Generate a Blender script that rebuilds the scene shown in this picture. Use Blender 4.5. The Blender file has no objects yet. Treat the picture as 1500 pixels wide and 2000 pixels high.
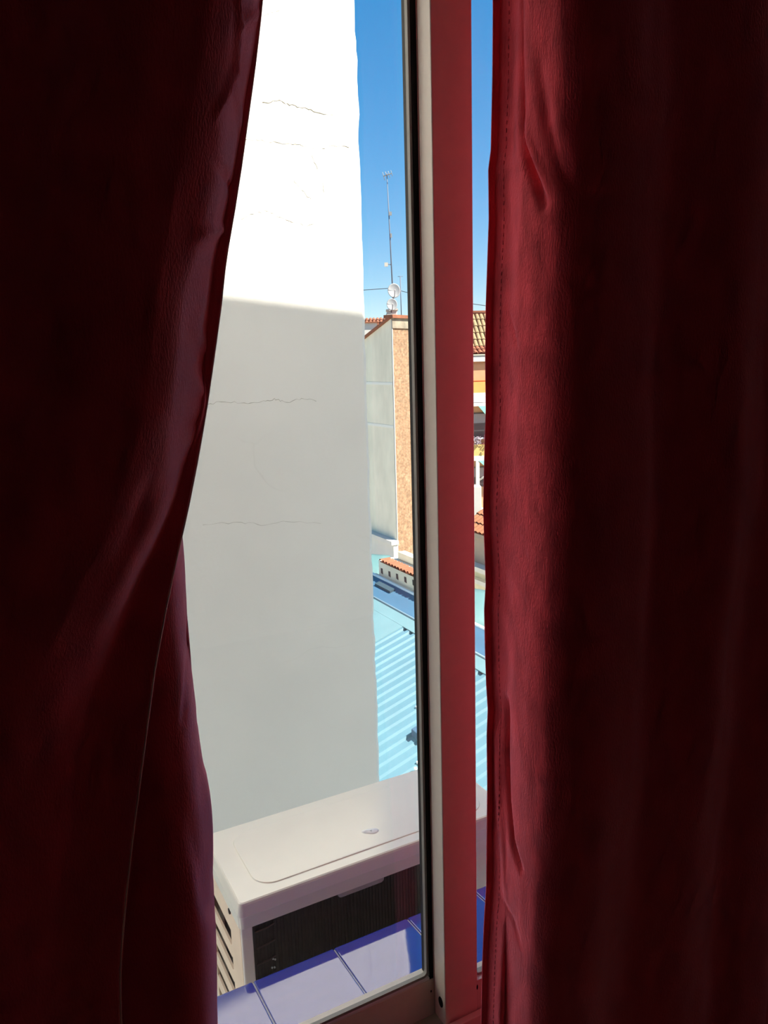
import bpy, math, random
from mathutils import Vector, Matrix, noise
random.seed(7)
sc = bpy.context.scene
col = sc.collection

# ------------------------------------------------------------------ camera
CAM = Vector((0.0, 0.0, 1.65))
F = 1500.0
AX_R = Vector((0.88164, -0.47107, -0.02817))
AX_U = Vector((0.11428, 0.15520, 0.98125))
AX_F = Vector((0.45787, 0.86833, -0.19067))
cam_d = bpy.data.cameras.new('camera'); cam = bpy.data.objects.new('camera', cam_d); col.objects.link(cam)
cam_d.sensor_fit = 'HORIZONTAL'; cam_d.sensor_width = 36.0; cam_d.lens = 36.0 * F / 1500.0
cam_d.clip_start = 0.02; cam_d.clip_end = 600
m = Matrix.Identity(4)
for i in range(3):
    m[i][0] = AX_R[i]; m[i][1] = AX_U[i]; m[i][2] = -AX_F[i]; m[i][3] = CAM[i]
cam.matrix_world = m
sc.camera = cam

# ------------------------------------------------------------------ light
SUN_DIR = Vector((0.40, -0.45, 0.80)).normalized()          # towards the sun
SUN_STRENGTH = 8.0
SKY_STRENGTH = 0.178
sc.view_settings.view_transform = 'Standard'
sc.view_settings.look = 'None'
sc.view_settings.gamma = 1.0
sc.view_settings.use_curve_mapping = False
sc.view_settings.exposure = 1.2
world = bpy.data.worlds.new('sky'); sc.world = world; world.use_nodes = True
wn = world.node_tree.nodes; wl = world.node_tree.links; wn.clear()
wo = wn.new('ShaderNodeOutputWorld'); wb = wn.new('ShaderNodeBackground')
sky = wn.new('ShaderNodeTexSky'); sky.sky_type = 'NISHITA'
sky.sun_disc = False
sky.sun_elevation = math.asin(SUN_DIR.z)
sky.sun_rotation = math.atan2(SUN_DIR.x, SUN_DIR.y)
sky.altitude = 1200; sky.air_density = 1.0; sky.dust_density = 0.0; sky.ozone_density = 2.5
hs = wn.new('ShaderNodeHueSaturation'); hs.inputs['Saturation'].default_value = 1.95
gm_ = wn.new('ShaderNodeGamma'); gm_.inputs[1].default_value = 0.55
wl.new(sky.outputs[0], gm_.inputs[0]); wl.new(gm_.outputs[0], hs.inputs['Color']); wl.new(hs.outputs[0], wb.inputs[0])
wb.inputs[1].default_value = SKY_STRENGTH; wl.new(wb.outputs[0], wo.inputs[0])
sd = bpy.data.lights.new('sun', 'SUN'); so = bpy.data.objects.new('sun', sd); col.objects.link(so)
sd.energy = SUN_STRENGTH; sd.angle = math.radians(0.53); sd.color = (1.0, 0.94, 0.84)
so.rotation_euler = SUN_DIR.to_track_quat('Z', 'Y').to_euler()
sc.cycles.max_bounces = 14; sc.cycles.diffuse_bounces = 8; sc.cycles.glossy_bounces = 6
sc.cycles.transparent_max_bounces = 16; sc.cycles.transmission_bounces = 8
sc.cycles.caustics_reflective = False; sc.cycles.caustics_refractive = False

# ------------------------------------------------------------------ pixel helpers
def ray(px, py):
    return AX_F * F + AX_R * (px - 750.0) - AX_U * (py - 1000.0)
def at(px, py, p0, n):
    r = ray(px, py); return CAM + r * ((Vector(p0) - CAM).dot(n) / r.dot(n))
def at_y(px, py, y): return at(px, py, (0, y, 0), Vector((0, 1, 0)))
def at_x(px, py, x): return at(px, py, (x, 0, 0), Vector((1, 0, 0)))
def at_z(px, py, z): return at(px, py, (0, 0, z), Vector((0, 0, 1)))
def at_d(px, py, d):
    r = ray(px, py); return CAM + r * (d / math.hypot(r.x, r.y))
def interp(pts, t):
    if t <= pts[0][0]:
        a, b = pts[0], pts[1]
    elif t >= pts[-1][0]:
        a, b = pts[-2], pts[-1]
    else:
        for a, b in zip(pts, pts[1:]):
            if a[0] <= t <= b[0]: break
    k = (t - a[0]) / (b[0] - a[0]); return a[1] + (b[1] - a[1]) * k

# ------------------------------------------------------------------ materials
MATS = {}
def mat(name, c, rough=0.6, var=0.0, vscale=8.0, bump=0.0, bscale=60.0, spec=0.5, metal=0.0, stretch=(1, 1, 1), **kw):
    if name in MATS: return MATS[name]
    M = bpy.data.materials.new(name); M.use_nodes = True
    nt = M.node_tree; b = nt.nodes['Principled BSDF']
    b.inputs['Base Color'].default_value = (*c, 1); b.inputs['Roughness'].default_value = rough
    b.inputs['Metallic'].default_value = metal; b.inputs['Specular IOR Level'].default_value = spec
    tc = nt.nodes.new('ShaderNodeTexCoord'); mp = nt.nodes.new('ShaderNodeMapping')
    mp.inputs['Scale'].default_value = stretch; nt.links.new(tc.outputs['Object'], mp.inputs[0])
    if var > 0:
        n = nt.nodes.new('ShaderNodeTexNoise'); n.inputs['Scale'].default_value = vscale; n.inputs['Detail'].default_value = 6
        n.inputs['Roughness'].default_value = 0.65
        nt.links.new(mp.outputs[0], n.inputs['Vector'])
        r = nt.nodes.new('ShaderNodeValToRGB')
        r.color_ramp.elements[0].position = 0.3; r.color_ramp.elements[1].position = 0.7
        r.color_ramp.elements[0].color = (*[max(0, x * (1 - var)) for x in c], 1)
        r.color_ramp.elements[1].color = (*[min(1, x * (1 + var)) for x in c], 1)
        nt.links.new(n.outputs['Fac'], r.inputs[0]); nt.links.new(r.outputs[0], b.inputs['Base Color'])
    if bump > 0:
        n2 = nt.nodes.new('ShaderNodeTexNoise'); n2.inputs['Scale'].default_value = bscale; n2.inputs['Detail'].default_value = 5
        nt.links.new(mp.outputs[0], n2.inputs['Vector'])
        bm = nt.nodes.new('ShaderNodeBump'); bm.inputs['Strength'].default_value = bump; bm.inputs['Distance'].default_value = 0.01
        nt.links.new(n2.outputs['Fac'], bm.inputs['Height']); nt.links.new(bm.outputs[0], b.inputs['Normal'])
    for k, v in kw.items():
        b.inputs[k.replace('_', ' ')].default_value = v
    MATS[name] = M
    return M

def mat_velvet(name, c):
    M = mat(name, c, rough=0.85, var=0.42, vscale=48, bump=0.3, bscale=420, spec=0.15, stretch=(1, 1, 0.35))
    b = M.node_tree.nodes['Principled BSDF']
    b.inputs['Sheen Weight'].default_value = 1.0; b.inputs['Sheen Roughness'].default_value = 0.3
    b.inputs['Sheen Tint'].default_value = (1.0, 0.42, 0.58, 1)
    nt = M.node_tree; sh = nt.nodes.new('ShaderNodeBsdfSheen'); sh.distribution = 'ASHIKHMIN'
    sh.inputs['Color'].default_value = (0.9, 0.30, 0.45, 1); sh.inputs['Roughness'].default_value = 0.4
    ad = nt.nodes.new('ShaderNodeAddShader'); out = [n for n in nt.nodes if n.type == 'OUTPUT_MATERIAL'][0]
    nt.links.new([n for n in nt.nodes if n.type == 'BUMP'][0].outputs[0], sh.inputs['Normal'])
    nt.links.new(b.outputs[0], ad.inputs[0]); nt.links.new(sh.outputs[0], ad.inputs[1]); nt.links.new(ad.outputs[0], out.inputs[0])
    return M

def mat_plaster(name, c):
    """old cream render: mottled patches, hairline cracks, soft stains"""
    M = bpy.data.materials.new(name); M.use_nodes = True; nt = M.node_tree; b = nt.nodes['Principled BSDF']
    L = nt.links.new
    tc = nt.nodes.new('ShaderNodeTexCoord')
    n = nt.nodes.new('ShaderNodeTexNoise'); n.inputs['Scale'].default_value = 1.3; n.inputs['Detail'].default_value = 8
    L(tc.outputs['Object'], n.inputs['Vector'])
    r = nt.nodes.new('ShaderNodeValToRGB')
    r.color_ramp.elements[0].position = 0.32; r.color_ramp.elements[1].position = 0.68
    r.color_ramp.elements[0].color = (*[x * 0.94 for x in c], 1); r.color_ramp.elements[1].color = (*c, 1)
    L(n.outputs['Fac'], r.inputs[0])
    # cracks: warped voronoi cell borders, faded by a large mask
    w = nt.nodes.new('ShaderNodeTexNoise'); w.inputs['Scale'].default_value = 2.2; w.inputs['Detail'].default_value = 7
    L(tc.outputs['Object'], w.inputs['Vector'])
    ad = nt.nodes.new('ShaderNodeVectorMath'); ad.operation = 'MULTIPLY_ADD'
    ad.inputs[1].default_value = (0.5, 0.5, 0.5); L(w.outputs['Color'], ad.inputs[0]); L(tc.outputs['Object'], ad.inputs[2])
    mp = nt.nodes.new('ShaderNodeMapping'); mp.inputs['Scale'].default_value = (0.75, 1.0, 1.15); L(ad.outputs[0], mp.inputs[0])
    v = nt.nodes.new('ShaderNodeTexVoronoi'); v.feature = 'DISTANCE_TO_EDGE'; v.inputs['Scale'].default_value = 1.0
    L(mp.outputs[0], v.inputs['Vector'])
    rr = nt.nodes.new('ShaderNodeValToRGB')
    rr.color_ramp.elements[0].position = 0.0; rr.color_ramp.elements[1].position = 0.006
    rr.color_ramp.elements[0].color = (1, 1, 1, 1); rr.color_ramp.elements[1].color = (0, 0, 0, 1)
    L(v.outputs['Distance'], rr.inputs[0])
    mk = nt.nodes.new('ShaderNodeTexNoise'); mk.inputs['Scale'].default_value = 1.1; L(tc.outputs['Object'], mk.inputs['Vector'])
    mr = nt.nodes.new('ShaderNodeMapRange'); mr.inputs[1].default_value = 0.47; mr.inputs[2].default_value = 0.62
    mr.inputs[4].default_value = 0.10
    L(mk.outputs['Fac'], mr.inputs[0])
    mu = nt.nodes.new('ShaderNodeMath'); mu.operation = 'MULTIPLY'; L(rr.outputs[0], mu.inputs[0]); L(mr.outputs[0], mu.inputs[1])
    mx = nt.nodes.new('ShaderNodeMix'); mx.data_type = 'RGBA'
    L(mu.outputs[0], mx.inputs[0]); L(r.outputs[0], mx.inputs[6]); mx.inputs[7].default_value = (0.30, 0.26, 0.20, 1)
    L(mx.outputs[2], b.inputs['Base Color'])
    b.inputs['Roughness'].default_value = 0.9; b.inputs['Specular IOR Level'].default_value = 0.15
    n2 = nt.nodes.new('ShaderNodeTexNoise'); n2.inputs['Scale'].default_value = 14; n2.inputs['Detail'].default_value = 8
    L(tc.outputs['Object'], n2.inputs['Vector'])
    bm = nt.nodes.new('ShaderNodeBump'); bm.inputs['Strength'].default_value = 0.25; bm.inputs['Distance'].default_value = 0.01
    L(n2.outputs['Fac'], bm.inputs['Height']); L(bm.outputs[0], b.inputs['Normal'])
    return M

def mat_brick(name):
    M = bpy.data.materials.new(name); M.use_nodes = True; nt = M.node_tree; b = nt.nodes['Principled BSDF']; L = nt.links.new
    tc = nt.nodes.new('ShaderNodeTexCoord')
    sp = nt.nodes.new('ShaderNodeSeparateXYZ'); L(tc.outputs['Object'], sp.inputs[0])
    cb = nt.nodes.new('ShaderNodeCombineXYZ'); L(sp.outputs['X'], cb.inputs['X']); L(sp.outputs['Z'], cb.inputs['Y'])
    br = nt.nodes.new('ShaderNodeTexBrick'); L(cb.outputs[0], br.inputs['Vector'])
    br.inputs['Scale'].default_value = 1.0; br.inputs['Brick Width'].default_value = 0.25; br.inputs['Row Height'].default_value = 0.075
    br.inputs['Mortar Size'].default_value = 0.008
    br.inputs['Color1'].default_value = (0.20, 0.105, 0.05, 1); br.inputs['Color2'].default_value = (0.25, 0.14, 0.072, 1)
    br.inputs['Mortar'].default_value = (0.25, 0.19, 0.13, 1)
    n = nt.nodes.new('ShaderNodeTexNoise'); n.inputs['Scale'].default_value = 3.2; n.inputs['Detail'].default_value = 9; n.inputs['Roughness'].default_value = 0.8
    L(tc.outputs['Object'], n.inputs['Vector'])
    mr = nt.nodes.new('ShaderNodeMapRange'); mr.inputs[1].default_value = 0.5; mr.inputs[2].default_value = 0.72; mr.inputs[4].default_value = 0.6
    L(n.outputs['Fac'], mr.inputs[0])
    mx = nt.nodes.new('ShaderNodeMix'); mx.data_type = 'RGBA'; L(mr.outputs[0], mx.inputs[0]); L(br.outputs['Color'], mx.inputs[6])
    mx.inputs[7].default_value = (0.36, 0.27, 0.17, 1)
    n3 = nt.nodes.new('ShaderNodeTexNoise'); n3.inputs['Scale'].default_value = 7.0; n3.inputs['Detail'].default_value = 5; L(tc.outputs['Object'], n3.inputs['Vector'])
    m3 = nt.nodes.new('ShaderNodeMapRange'); m3.inputs[1].default_value = 0.35; m3.inputs[2].default_value = 0.68; m3.inputs[3].default_value = 0.82; m3.inputs[4].default_value = 1.42
    L(n3.outputs['Fac'], m3.inputs[0])
    vm = nt.nodes.new('ShaderNodeVectorMath'); vm.operation = 'SCALE'; L(mx.outputs[2], vm.inputs[0]); L(m3.outputs[0], vm.inputs['Scale']); L(vm.outputs[0], b.inputs['Base Color'])
    b.inputs['Roughness'].default_value = 0.9
    return M

def mat_glass(name, tint=(0.955, 0.965, 0.96)):
    M = bpy.data.materials.new(name); M.use_nodes = True; nt = M.node_tree; nt.nodes.clear(); L = nt.links.new
    o = nt.nodes.new('ShaderNodeOutputMaterial'); mx = nt.nodes.new('ShaderNodeMixShader')
    t = nt.nodes.new('ShaderNodeBsdfTransparent'); t.inputs[0].default_value = (*tint, 1)
    g = nt.nodes.new('ShaderNodeBsdfGlossy'); g.inputs['Roughness'].default_value = 0.0
    lw = nt.nodes.new('ShaderNodeLayerWeight'); lw.inputs[0].default_value = 0.5      # Schlick curve, same from both sides of the pane
    pw_ = nt.nodes.new('ShaderNodeMath'); pw_.operation = 'POWER'; pw_.inputs[1].default_value = 5.0; L(lw.outputs['Facing'], pw_.inputs[0])
    fr = nt.nodes.new('ShaderNodeMapRange'); fr.inputs[3].default_value = 0.04; fr.inputs[4].default_value = 0.9; L(pw_.outputs[0], fr.inputs[0])
    L(fr.outputs[0], mx.inputs[0]); L(t.outputs[0], mx.inputs[1]); L(g.outputs[0], mx.inputs[2]); L(mx.outputs[0], o.inputs[0])
    return M

# ------------------------------------------------------------------ mesh helpers
class MB:
    def __init__(s): s.v = []; s.f = []; s.smooth = []
    def quad(s, a, b, c, d, sm=False): s.poly([a, b, c, d], sm)
    def poly(s, pts, sm=False):
        n = len(s.v); s.v += [tuple(p) for p in pts]; s.f.append(tuple(range(n, n + len(pts)))); s.smooth.append(sm)
    def hexa(s, p):          # 8 corners: bottom 4 ccw, top 4 ccw
        n = len(s.v); s.v += [tuple(q) for q in p]
        for f in ((3, 2, 1, 0), (4, 5, 6, 7), (0, 1, 5, 4), (1, 2, 6, 5), (2, 3, 7, 6), (3, 0, 4, 7)):
            s.f.append(tuple(n + i for i in f)); s.smooth.append(False)
    def box(s, x0, x1, y0, y1, z0, z1):
        s.hexa([(x0, y0, z0), (x1, y0, z0), (x1, y1, z0), (x0, y1, z0), (x0, y0, z1), (x1, y0, z1), (x1, y1, z1), (x0, y1, z1)])
    def obox(s, o, u, v, w):   # oriented box: corner o and three edge vectors
        o, u, v, w = map(Vector, (o, u, v, w))
        s.hexa([o, o + u, o + u + v, o + v, o + w, o + u + w, o + u + v + w, o + v + w])
    def prism(s, pts, d):      # polygon extruded along d
        d = Vector(d); a = [Vector(p) for p in pts]; n = len(s.v); k = len(a)
        s.v += [tuple(p) for p in a] + [tuple(p + d) for p in a]
        s.f.append(tuple(n + i for i in reversed(range(k)))); s.smooth.append(False)
        s.f.append(tuple(n + k + i for i in range(k))); s.smooth.append(False)
        for i in range(k):
            j = (i + 1) % k; s.f.append((n + i, n + j, n + k + j, n + k + i)); s.smooth.append(False)
    def tube(s, path, r, seg=10, cap=True):
        path = [Vector(p) for p in path]; n0 = len(s.v)
        rs = r if isinstance(r, (list, tuple)) else [r] * len(path)
        for i, p in enumerate(path):
            d = (path[min(i + 1, len(path) - 1)] - path[max(i - 1, 0)]).normalized()
            a = d.orthogonal().normalized() if i == 0 else (a - d * a.dot(d)).normalized()
            b = d.cross(a)
            for k in range(seg):
                t = 2 * math.pi * k / seg; s.v.append(tuple(p + (a * math.cos(t) + b * math.sin(t)) * rs[i]))
        for i in range(len(path) - 1):
            for k in range(seg):
                k2 = (k + 1) % seg
                s.f.append((n0 + i * seg + k, n0 + i * seg + k2, n0 + (i + 1) * seg + k2, n0 + (i + 1) * seg + k)); s.smooth.append(True)
        if cap:
            s.f.append(tuple(n0 + k for k in reversed(range(seg)))); s.smooth.append(False)
            e = n0 + (len(path) - 1) * seg; s.f.append(tuple(e + k for k in range(seg))); s.smooth.append(False)
    def grid(s, rows, sm=True):
        n = len(s.v); R = len(rows); C = len(rows[0])
        for r in rows: s.v += [tuple(p) for p in r]
        for i in range(R - 1):
            for j in range(C - 1):
                s.f.append((n + i * C + j, n + i * C + j + 1, n + (i + 1) * C + j + 1, n + (i + 1) * C + j)); s.smooth.append(sm)
    def build(s, name, material, parent=None, bevel=0.0, solid=0.0):
        me = bpy.data.meshes.new(name); me.from_pydata(s.v, [], s.f); me.polygons.foreach_set('use_smooth', s.smooth)
        me.materials.append(material); me.update()
        o = bpy.data.objects.new(name, me); col.objects.link(o)
        if parent is not None:
            o.parent = parent
            o.matrix_parent_inverse = Matrix.Translation(parent.location).inverted() if parent.type == 'EMPTY' and parent.parent is None else Matrix.Identity(4)
        if bevel > 0:
            b = o.modifiers.new('bevel', 'BEVEL'); b.width = bevel; b.segments = 3; b.limit_method = 'ANGLE'; b.angle_limit = math.radians(40)
            b.harden_normals = False
        if solid > 0:
            b = o.modifiers.new('solid', 'SOLIDIFY'); b.thickness = solid; b.offset = 0
        return o
def thing(name, label, cat, loc=(0, 0, 0), group=None):
    o = bpy.data.objects.new(name, None); col.objects.link(o); o.location = loc; o.empty_display_size = 0.1
    o['label'] = label; o['category'] = cat
    if group: o['group'] = group
    return o
def struct(o, label, cat='structure'):
    o['kind'] = 'structure'; o['label'] = label; o['category'] = cat; return o
def tag(o, label, cat, group=None):
    o['label'] = label; o['category'] = cat
    if group: o['group'] = group
    return o

def rrect(x0, x1, y0, y1, r, seg=8):
    pts = []
    for cx, cy, a0 in ((x1 - r, y1 - r, 0), (x0 + r, y1 - r, 90), (x0 + r, y0 + r, 180), (x1 - r, y0 + r, 270)):
        for k in range(seg + 1):
            a = math.radians(a0 + 90 * k / seg); pts.append((cx + r * math.cos(a), cy + r * math.sin(a)))
    return pts

# ------------------------------------------------------------------ palette
room_wall = mat('room_wall_paint', (0.66, 0.62, 0.58), 0.85, 0.08, 3)
floor_m = mat('floor_wood', (0.32, 0.21, 0.13), 0.5, 0.3, 6, stretch=(1, 8, 1))
ext_wall = mat('facade_render', (0.88, 0.86, 0.82), 0.9, 0.1, 3)
alu = mat('cream_aluminium', (0.74, 0.66, 0.57), 0.34, 0.04, 30, spec=0.5)
alu_dark = mat('gasket_grey_rubber', (0.30, 0.29, 0.26), 0.5)
black_rubber = mat('black_rubber', (0.006, 0.006, 0.007), 0.6, spec=0.2)
bead_m = mat('bead_white', (0.80, 0.80, 0.78), 0.3)
glass = mat_glass('window_glass')
velvet = mat_velvet('burgundy_velvet', (0.62, 0.055, 0.075))
hem_m = mat('hem_thread', (0.80, 0.50, 0.50), 0.8)
plaster = mat_plaster('cream_plaster', (0.90, 0.865, 0.80))

# ------------------------------------------------------------------ room shell
XL, XR, YB, YI, YO, ZC = -1.5, 2.6, -2.0, 1.10, 1.45, 2.75
WX0, WX1, WZ0, WZ1 = -0.50, 1.99, 0.285, 2.50
b = MB(); b.box(XL - .15, XR + .15, YB - .15, YO, -0.15, 0.0); struct(b.build('floor', floor_m), 'dark wooden floor of the room', 'floor')
b = MB(); b.box(XL - .15, XR + .15, YB - .15, YI, ZC, ZC + 0.15); struct(b.build('ceiling', room_wall), 'ceiling of the dim room', 'ceiling')
b = MB(); b.box(XL - .15, XL, YB, YI, 0, ZC); struct(b.build('wall_left', room_wall), 'side wall of the dim room behind the swept back curtain', 'wall')
b = MB(); b.box(XR, XR + .15, YB, YI, 0, ZC); struct(b.build('wall_right', room_wall), 'side wall of the dim room behind the straight curtain', 'wall')
b = MB(); b.box(XL - .15, XR + .15, YB - .15, YB, 0, ZC); struct(b.build('wall_back', room_wall), 'back wall of the dim room facing the window', 'wall')
b = MB()
EX0, EX1, EZ0, EZ1 = -2.6, 5.0, -12.0, 5.2
b.box(EX0, WX0, YI, YO, EZ0, EZ1); b.box(WX1, EX1, YI, YO, EZ0, EZ1)
b.box(WX0, WX1, YI, YO, EZ0, WZ0 - 0.04); b.box(WX0, WX1, YI, YO, WZ1, EZ1)
struct(b.build('wall_front', ext_wall), 'outer wall around the sliding window', 'wall')

# ------------------------------------------------------------------ sliding window
win = thing('window_1', 'cream aluminium sliding window with two glazed sashes', 'window', (0.7, 1.15, WZ0)); win['kind'] = 'structure'
YIN0, YIN1 = 1.135, 1.176       # inner (right) sash
YOU0, YOU1 = 1.180, 1.216       # outer (left) sash
SX0, SX1 = 0.706, 0.785         # meeting stile of the inner sash
ZS0, ZS1 = 1.65 - 1.336, 2.46
ZG0 = 1.65 - 1.255
b = MB()
b.box(WX0, WX1, 1.118, 1.24, WZ0 - 0.03, ZS0 - 0.018)
b.box(WX0, WX1, 1.118, 1.132, ZS0 - 0.018, 1.65 - 1.322)
b.box(WX0, WX1, 1.118, 1.24, ZS1 + 0.004, WZ1)
b.box(WX0, WX0 + 0.03, 1.118, 1.24, WZ0, WZ1); b.box(WX1 - 0.03, WX1, 1.118, 1.24, WZ0, WZ1)
fr = b.build('frame', alu, win, bevel=0.0015)
b = MB(); b.box(WX0 + .03, WX1 - .03, 1.153, 1.158, ZS0 - 0.018, ZS0 - 0.004); b.box(WX0 + .03, WX1 - .03, 1.196, 1.200, ZS0 - 0.018, ZS0 - 0.004)
b.build('track', alu, win)

def gasket_loop(name, x0, x1, z0, z1, y0, y1, t, r, material, parent):
    """rounded rectangular ring in the window plane"""
    bb = MB(); out = rrect(x0, x1, z0, z1, r, 6); inn = rrect(x0 + t, x1 - t, z0 + t, z1 - t, max(r - t, 0.002), 6)
    n = len(out)
    for i in range(n):
        j = (i + 1) % n
        o0, o1, i0, i1 = out[i], out[j], inn[i], inn[j]
        bb.hexa([(o0[0], y0, o0[1]), (o1[0], y0, o1[1]), (o1[0], y1, o1[1]), (o0[0], y1, o0[1]),
                 (i0[0], y0, i0[1]), (i1[0], y0, i1[1]), (i1[0], y1, i1[1]), (i0[0], y1, i0[1])])
    return bb.build(name, material, parent)

# outer sash: behind the meeting stile
OL = WX0 + 0.035
b = MB(); b.box(OL, OL + 0.06, YOU0, YOU1, ZS0, ZS1); b.box(0.7075, 0.775, YOU0, YOU1, ZS0, ZS1)
os_ = b.build('outer_sash', alu, win, bevel=0.001)
b = MB(); b.box(OL + .06, 0.7075, YOU0, YOU1, ZS0, ZG0 + 0.004); b.build('bottom_rail', alu, os_, bevel=0.001)
b = MB(); b.box(OL + .06, 0.7075, YOU0, YOU1, ZS1 - 0.06, ZS1); b.build('top_rail', alu, os_, bevel=0.001)
b = MB(); b.box(0.698, 0.7075, YOU0 + 0.002, YOU1 - 0.004, ZG0 + 0.004, ZS1 - .06); b.build('seal', black_rubber, os_)
b = MB(); b.box(OL + .06, 0.698, YOU0 + 0.001, YOU0 + 0.008, ZG0 + 0.004, ZG0 + 0.0095); b.build('glazing_bead', bead_m, os_, bevel=0.001)
gasket_loop('gasket', OL + .06, 0.6985, ZG0 + 0.0095, ZS1 - .06, YOU0 + 0.004, YOU0 + 0.013, 0.0058, 0.014, alu_dark, os_)
b = MB(); b.box(OL + .058, 0.700, YOU0 + 0.0085, YOU0 + 0.0125, ZG0, ZS1 - .055); b.build('glass_pane', glass, os_)
# inner sash
IR = WX1 - 0.035
b = MB(); b.box(SX0, SX1, YIN0, YIN1, 1.65 - 1.330, ZS1); b.box(IR - 0.07, IR, YIN0, YIN1, 1.65 - 1.330, ZS1)
is_ = b.build('inner_sash', alu, win, bevel=0.0022)
b = MB(); b.box(SX1, IR - .07, YIN0 + .001, YIN1, ZS0, ZG0 - 0.002); b.build('bottom_rail', alu, is_, bevel=0.001)
b = MB(); b.box(SX1, IR - .07, YIN0 + .001, YIN1, ZS1 - .06, ZS1); b.build('top_rail', alu, is_, bevel=0.001)
gasket_loop('gasket', SX1, IR - .07, ZG0 - 0.002, ZS1 - .06, YIN0 + 0.012, YIN0 + 0.024, 0.005, 0.014, alu_dark, is_)
b = MB(); b.box(SX1 - .002, IR - .068, YIN0 + 0.016, YIN0 + 0.020, ZG0 - .004, ZS1 - .058); b.build('glass_pane', glass, is_)
# black oval plug on the side of the meeting stile, small screw marks
pc = at_x(861, 1957, SX0)
b = MB(); b.prism([(SX0 + 0.002, pc.y + 0.0085 * math.cos(a), pc.z + 0.0115 * math.sin(a)) for a in [2 * math.pi * k / 20 for k in range(20)]], (-0.0026, 0, 0))
b.build('plug', black_rubber, is_)
for px, py in ((934.5, 1927), ):
    q = at_y(px, py, YIN0); b = MB()
    b.prism([(q.x + 0.002 * math.cos(a) - 0.003, YIN0 + .001, q.z + 0.006 * math.sin(a)) for a in [2 * math.pi * k / 10 for k in range(10)]], (0, -0.0012, 0)); b.build('screw_hole', black_rubber, is_)
q = at_y(842, 1936, YOU0); b = MB()
b.prism([(q.x + 0.0018 * math.cos(a), YOU0 + .001, q.z + 0.003 * math.sin(a)) for a in [2 * math.pi * k / 10 for k in range(10)]], (0, -0.0012, 0)); b.build('screw_hole', black_rubber, os_)

# ------------------------------------------------------------------ blue tiled sill
tile_m = mat('cobalt_glaze', (0.025, 0.045, 0.36), 0.04, 0.12, 5, bump=0.012, bscale=9, IOR=2.1)
grout_m = mat('pale_grout', (0.62, 0.62, 0.66), 0.7, 0.15, 40)
TB_Y, TB_Z = 1.487, 1.65 - 1.360
TF_Y, TF_Z = 1.235, 1.65 - 1.341
sill = MB()
sill.prism([(WX0, TF_Y, TF_Z - .0025), (WX0, TB_Y - .010, TB_Z - .0045), (WX0, TB_Y - .012, TB_Z - .09), (WX0, TF_Y, TB_Z - .09)], (WX1 - WX0, 0, 0))
sill_o = struct(sill.build('trim_1', grout_m), 'sloping outdoor sill of glossy cobalt blue tiles under the window', 'window sill')
prof = [(TF_Y, TF_Z)]
dirv = Vector((TB_Y - TF_Y, TB_Z - TF_Z)).normalized(); nrm = Vector((-dirv.y, dirv.x))
R = 0.016
pc2 = Vector((TB_Y, TB_Z)) - dirv * R
for k in range(8):
    a = k / 7 * math.radians(86)
    c = pc2 - nrm * R
    d2 = nrm * math.cos(a) + dirv * math.sin(a)
    prof.append(tuple(c + d2 * R))
prof.append((prof[-1][0], prof[-1][1] - 0.05))
low = [(p[0] - 0.010, p[1] - 0.010) for p in reversed(prof[1:])]
low = [(prof[-1][0] - 0.009, prof[-1][1]), (TB_Y - .030, TB_Z - .022), (TF_Y, TF_Z - 0.010)]
TILE_W = 0.2
tile_me = None
k0 = math.ceil((WX0 - 0.011) / TILE_W) - 1
for k in range(k0, k0 + 14):
    x0 = 0.011 + k * TILE_W + 0.0022; x1 = x0 + TILE_W - 0.0044
    if x1 < WX0 + .03 or x0 > WX1 - .03: continue
    cx0, cx1 = max(x0, WX0 + .001), min(x1, WX1 - .001)
    full = abs((cx1 - cx0) - (TILE_W - 0.0044)) < 1e-6
    if full and tile_me is not None:
        o = bpy.data.objects.new('tile', tile_me); col.objects.link(o); o.parent = sill_o
    else:
        b = MB(); b.prism([(0, p[0], p[1]) for p in prof + low], (cx1 - cx0, 0, 0))
        o = b.build('tile', tile_m, sill_o, bevel=0.0022)
        if full:
            tile_me = o.data
    o.location.x = cx0
    if full and not o.modifiers:
        bv = o.modifiers.new('bevel', 'BEVEL'); bv.width = 0.0022; bv.segments = 3; bv.limit_method = 'ANGLE'; bv.angle_limit = math.radians(40)

# ------------------------------------------------------------------ eave of this house (shades the lower part of the neighbour)
NW_Y = 4.0
EY = 1.95
def shadow_src(px, py):
    w = at_y(px, py, NW_Y); return w + SUN_DIR * ((NW_Y - EY) / -SUN_DIR.y)
e0, e1 = shadow_src(440, 572), shadow_src(713, 606)
sl = (e1.z - e0.z) / (e1.x - e0.x)
def ez(x): return e0.z + sl * (x - e0.x)
b = MB(); xa, xb = -2.9, 5.4
b.hexa([(xa, YB - 1.5, ez(xa) - .25), (xb, YB - 1.5, ez(xb) - .25), (xb, EY, ez(xb) - .18), (xa, EY, ez(xa) - .18),
        (xa, YB - 1.5, ez(xa) + .25), (xb, YB - 1.5, ez(xb) + .25), (xb, EY, ez(xb)), (xa, EY, ez(xa))])
struct(b.build('trim_2', ext_wall), 'roof eave of the house above the window', 'roof')
gm = mat('street_paving', (0.42, 0.39, 0.34), 0.9, 0.2, 0.8)
b = MB(); b.box(-60, 90, 1.46, 140, -12.2, -12.0); struct(b.build('ground', gm), 'street level paving far below the window', 'ground')

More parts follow.
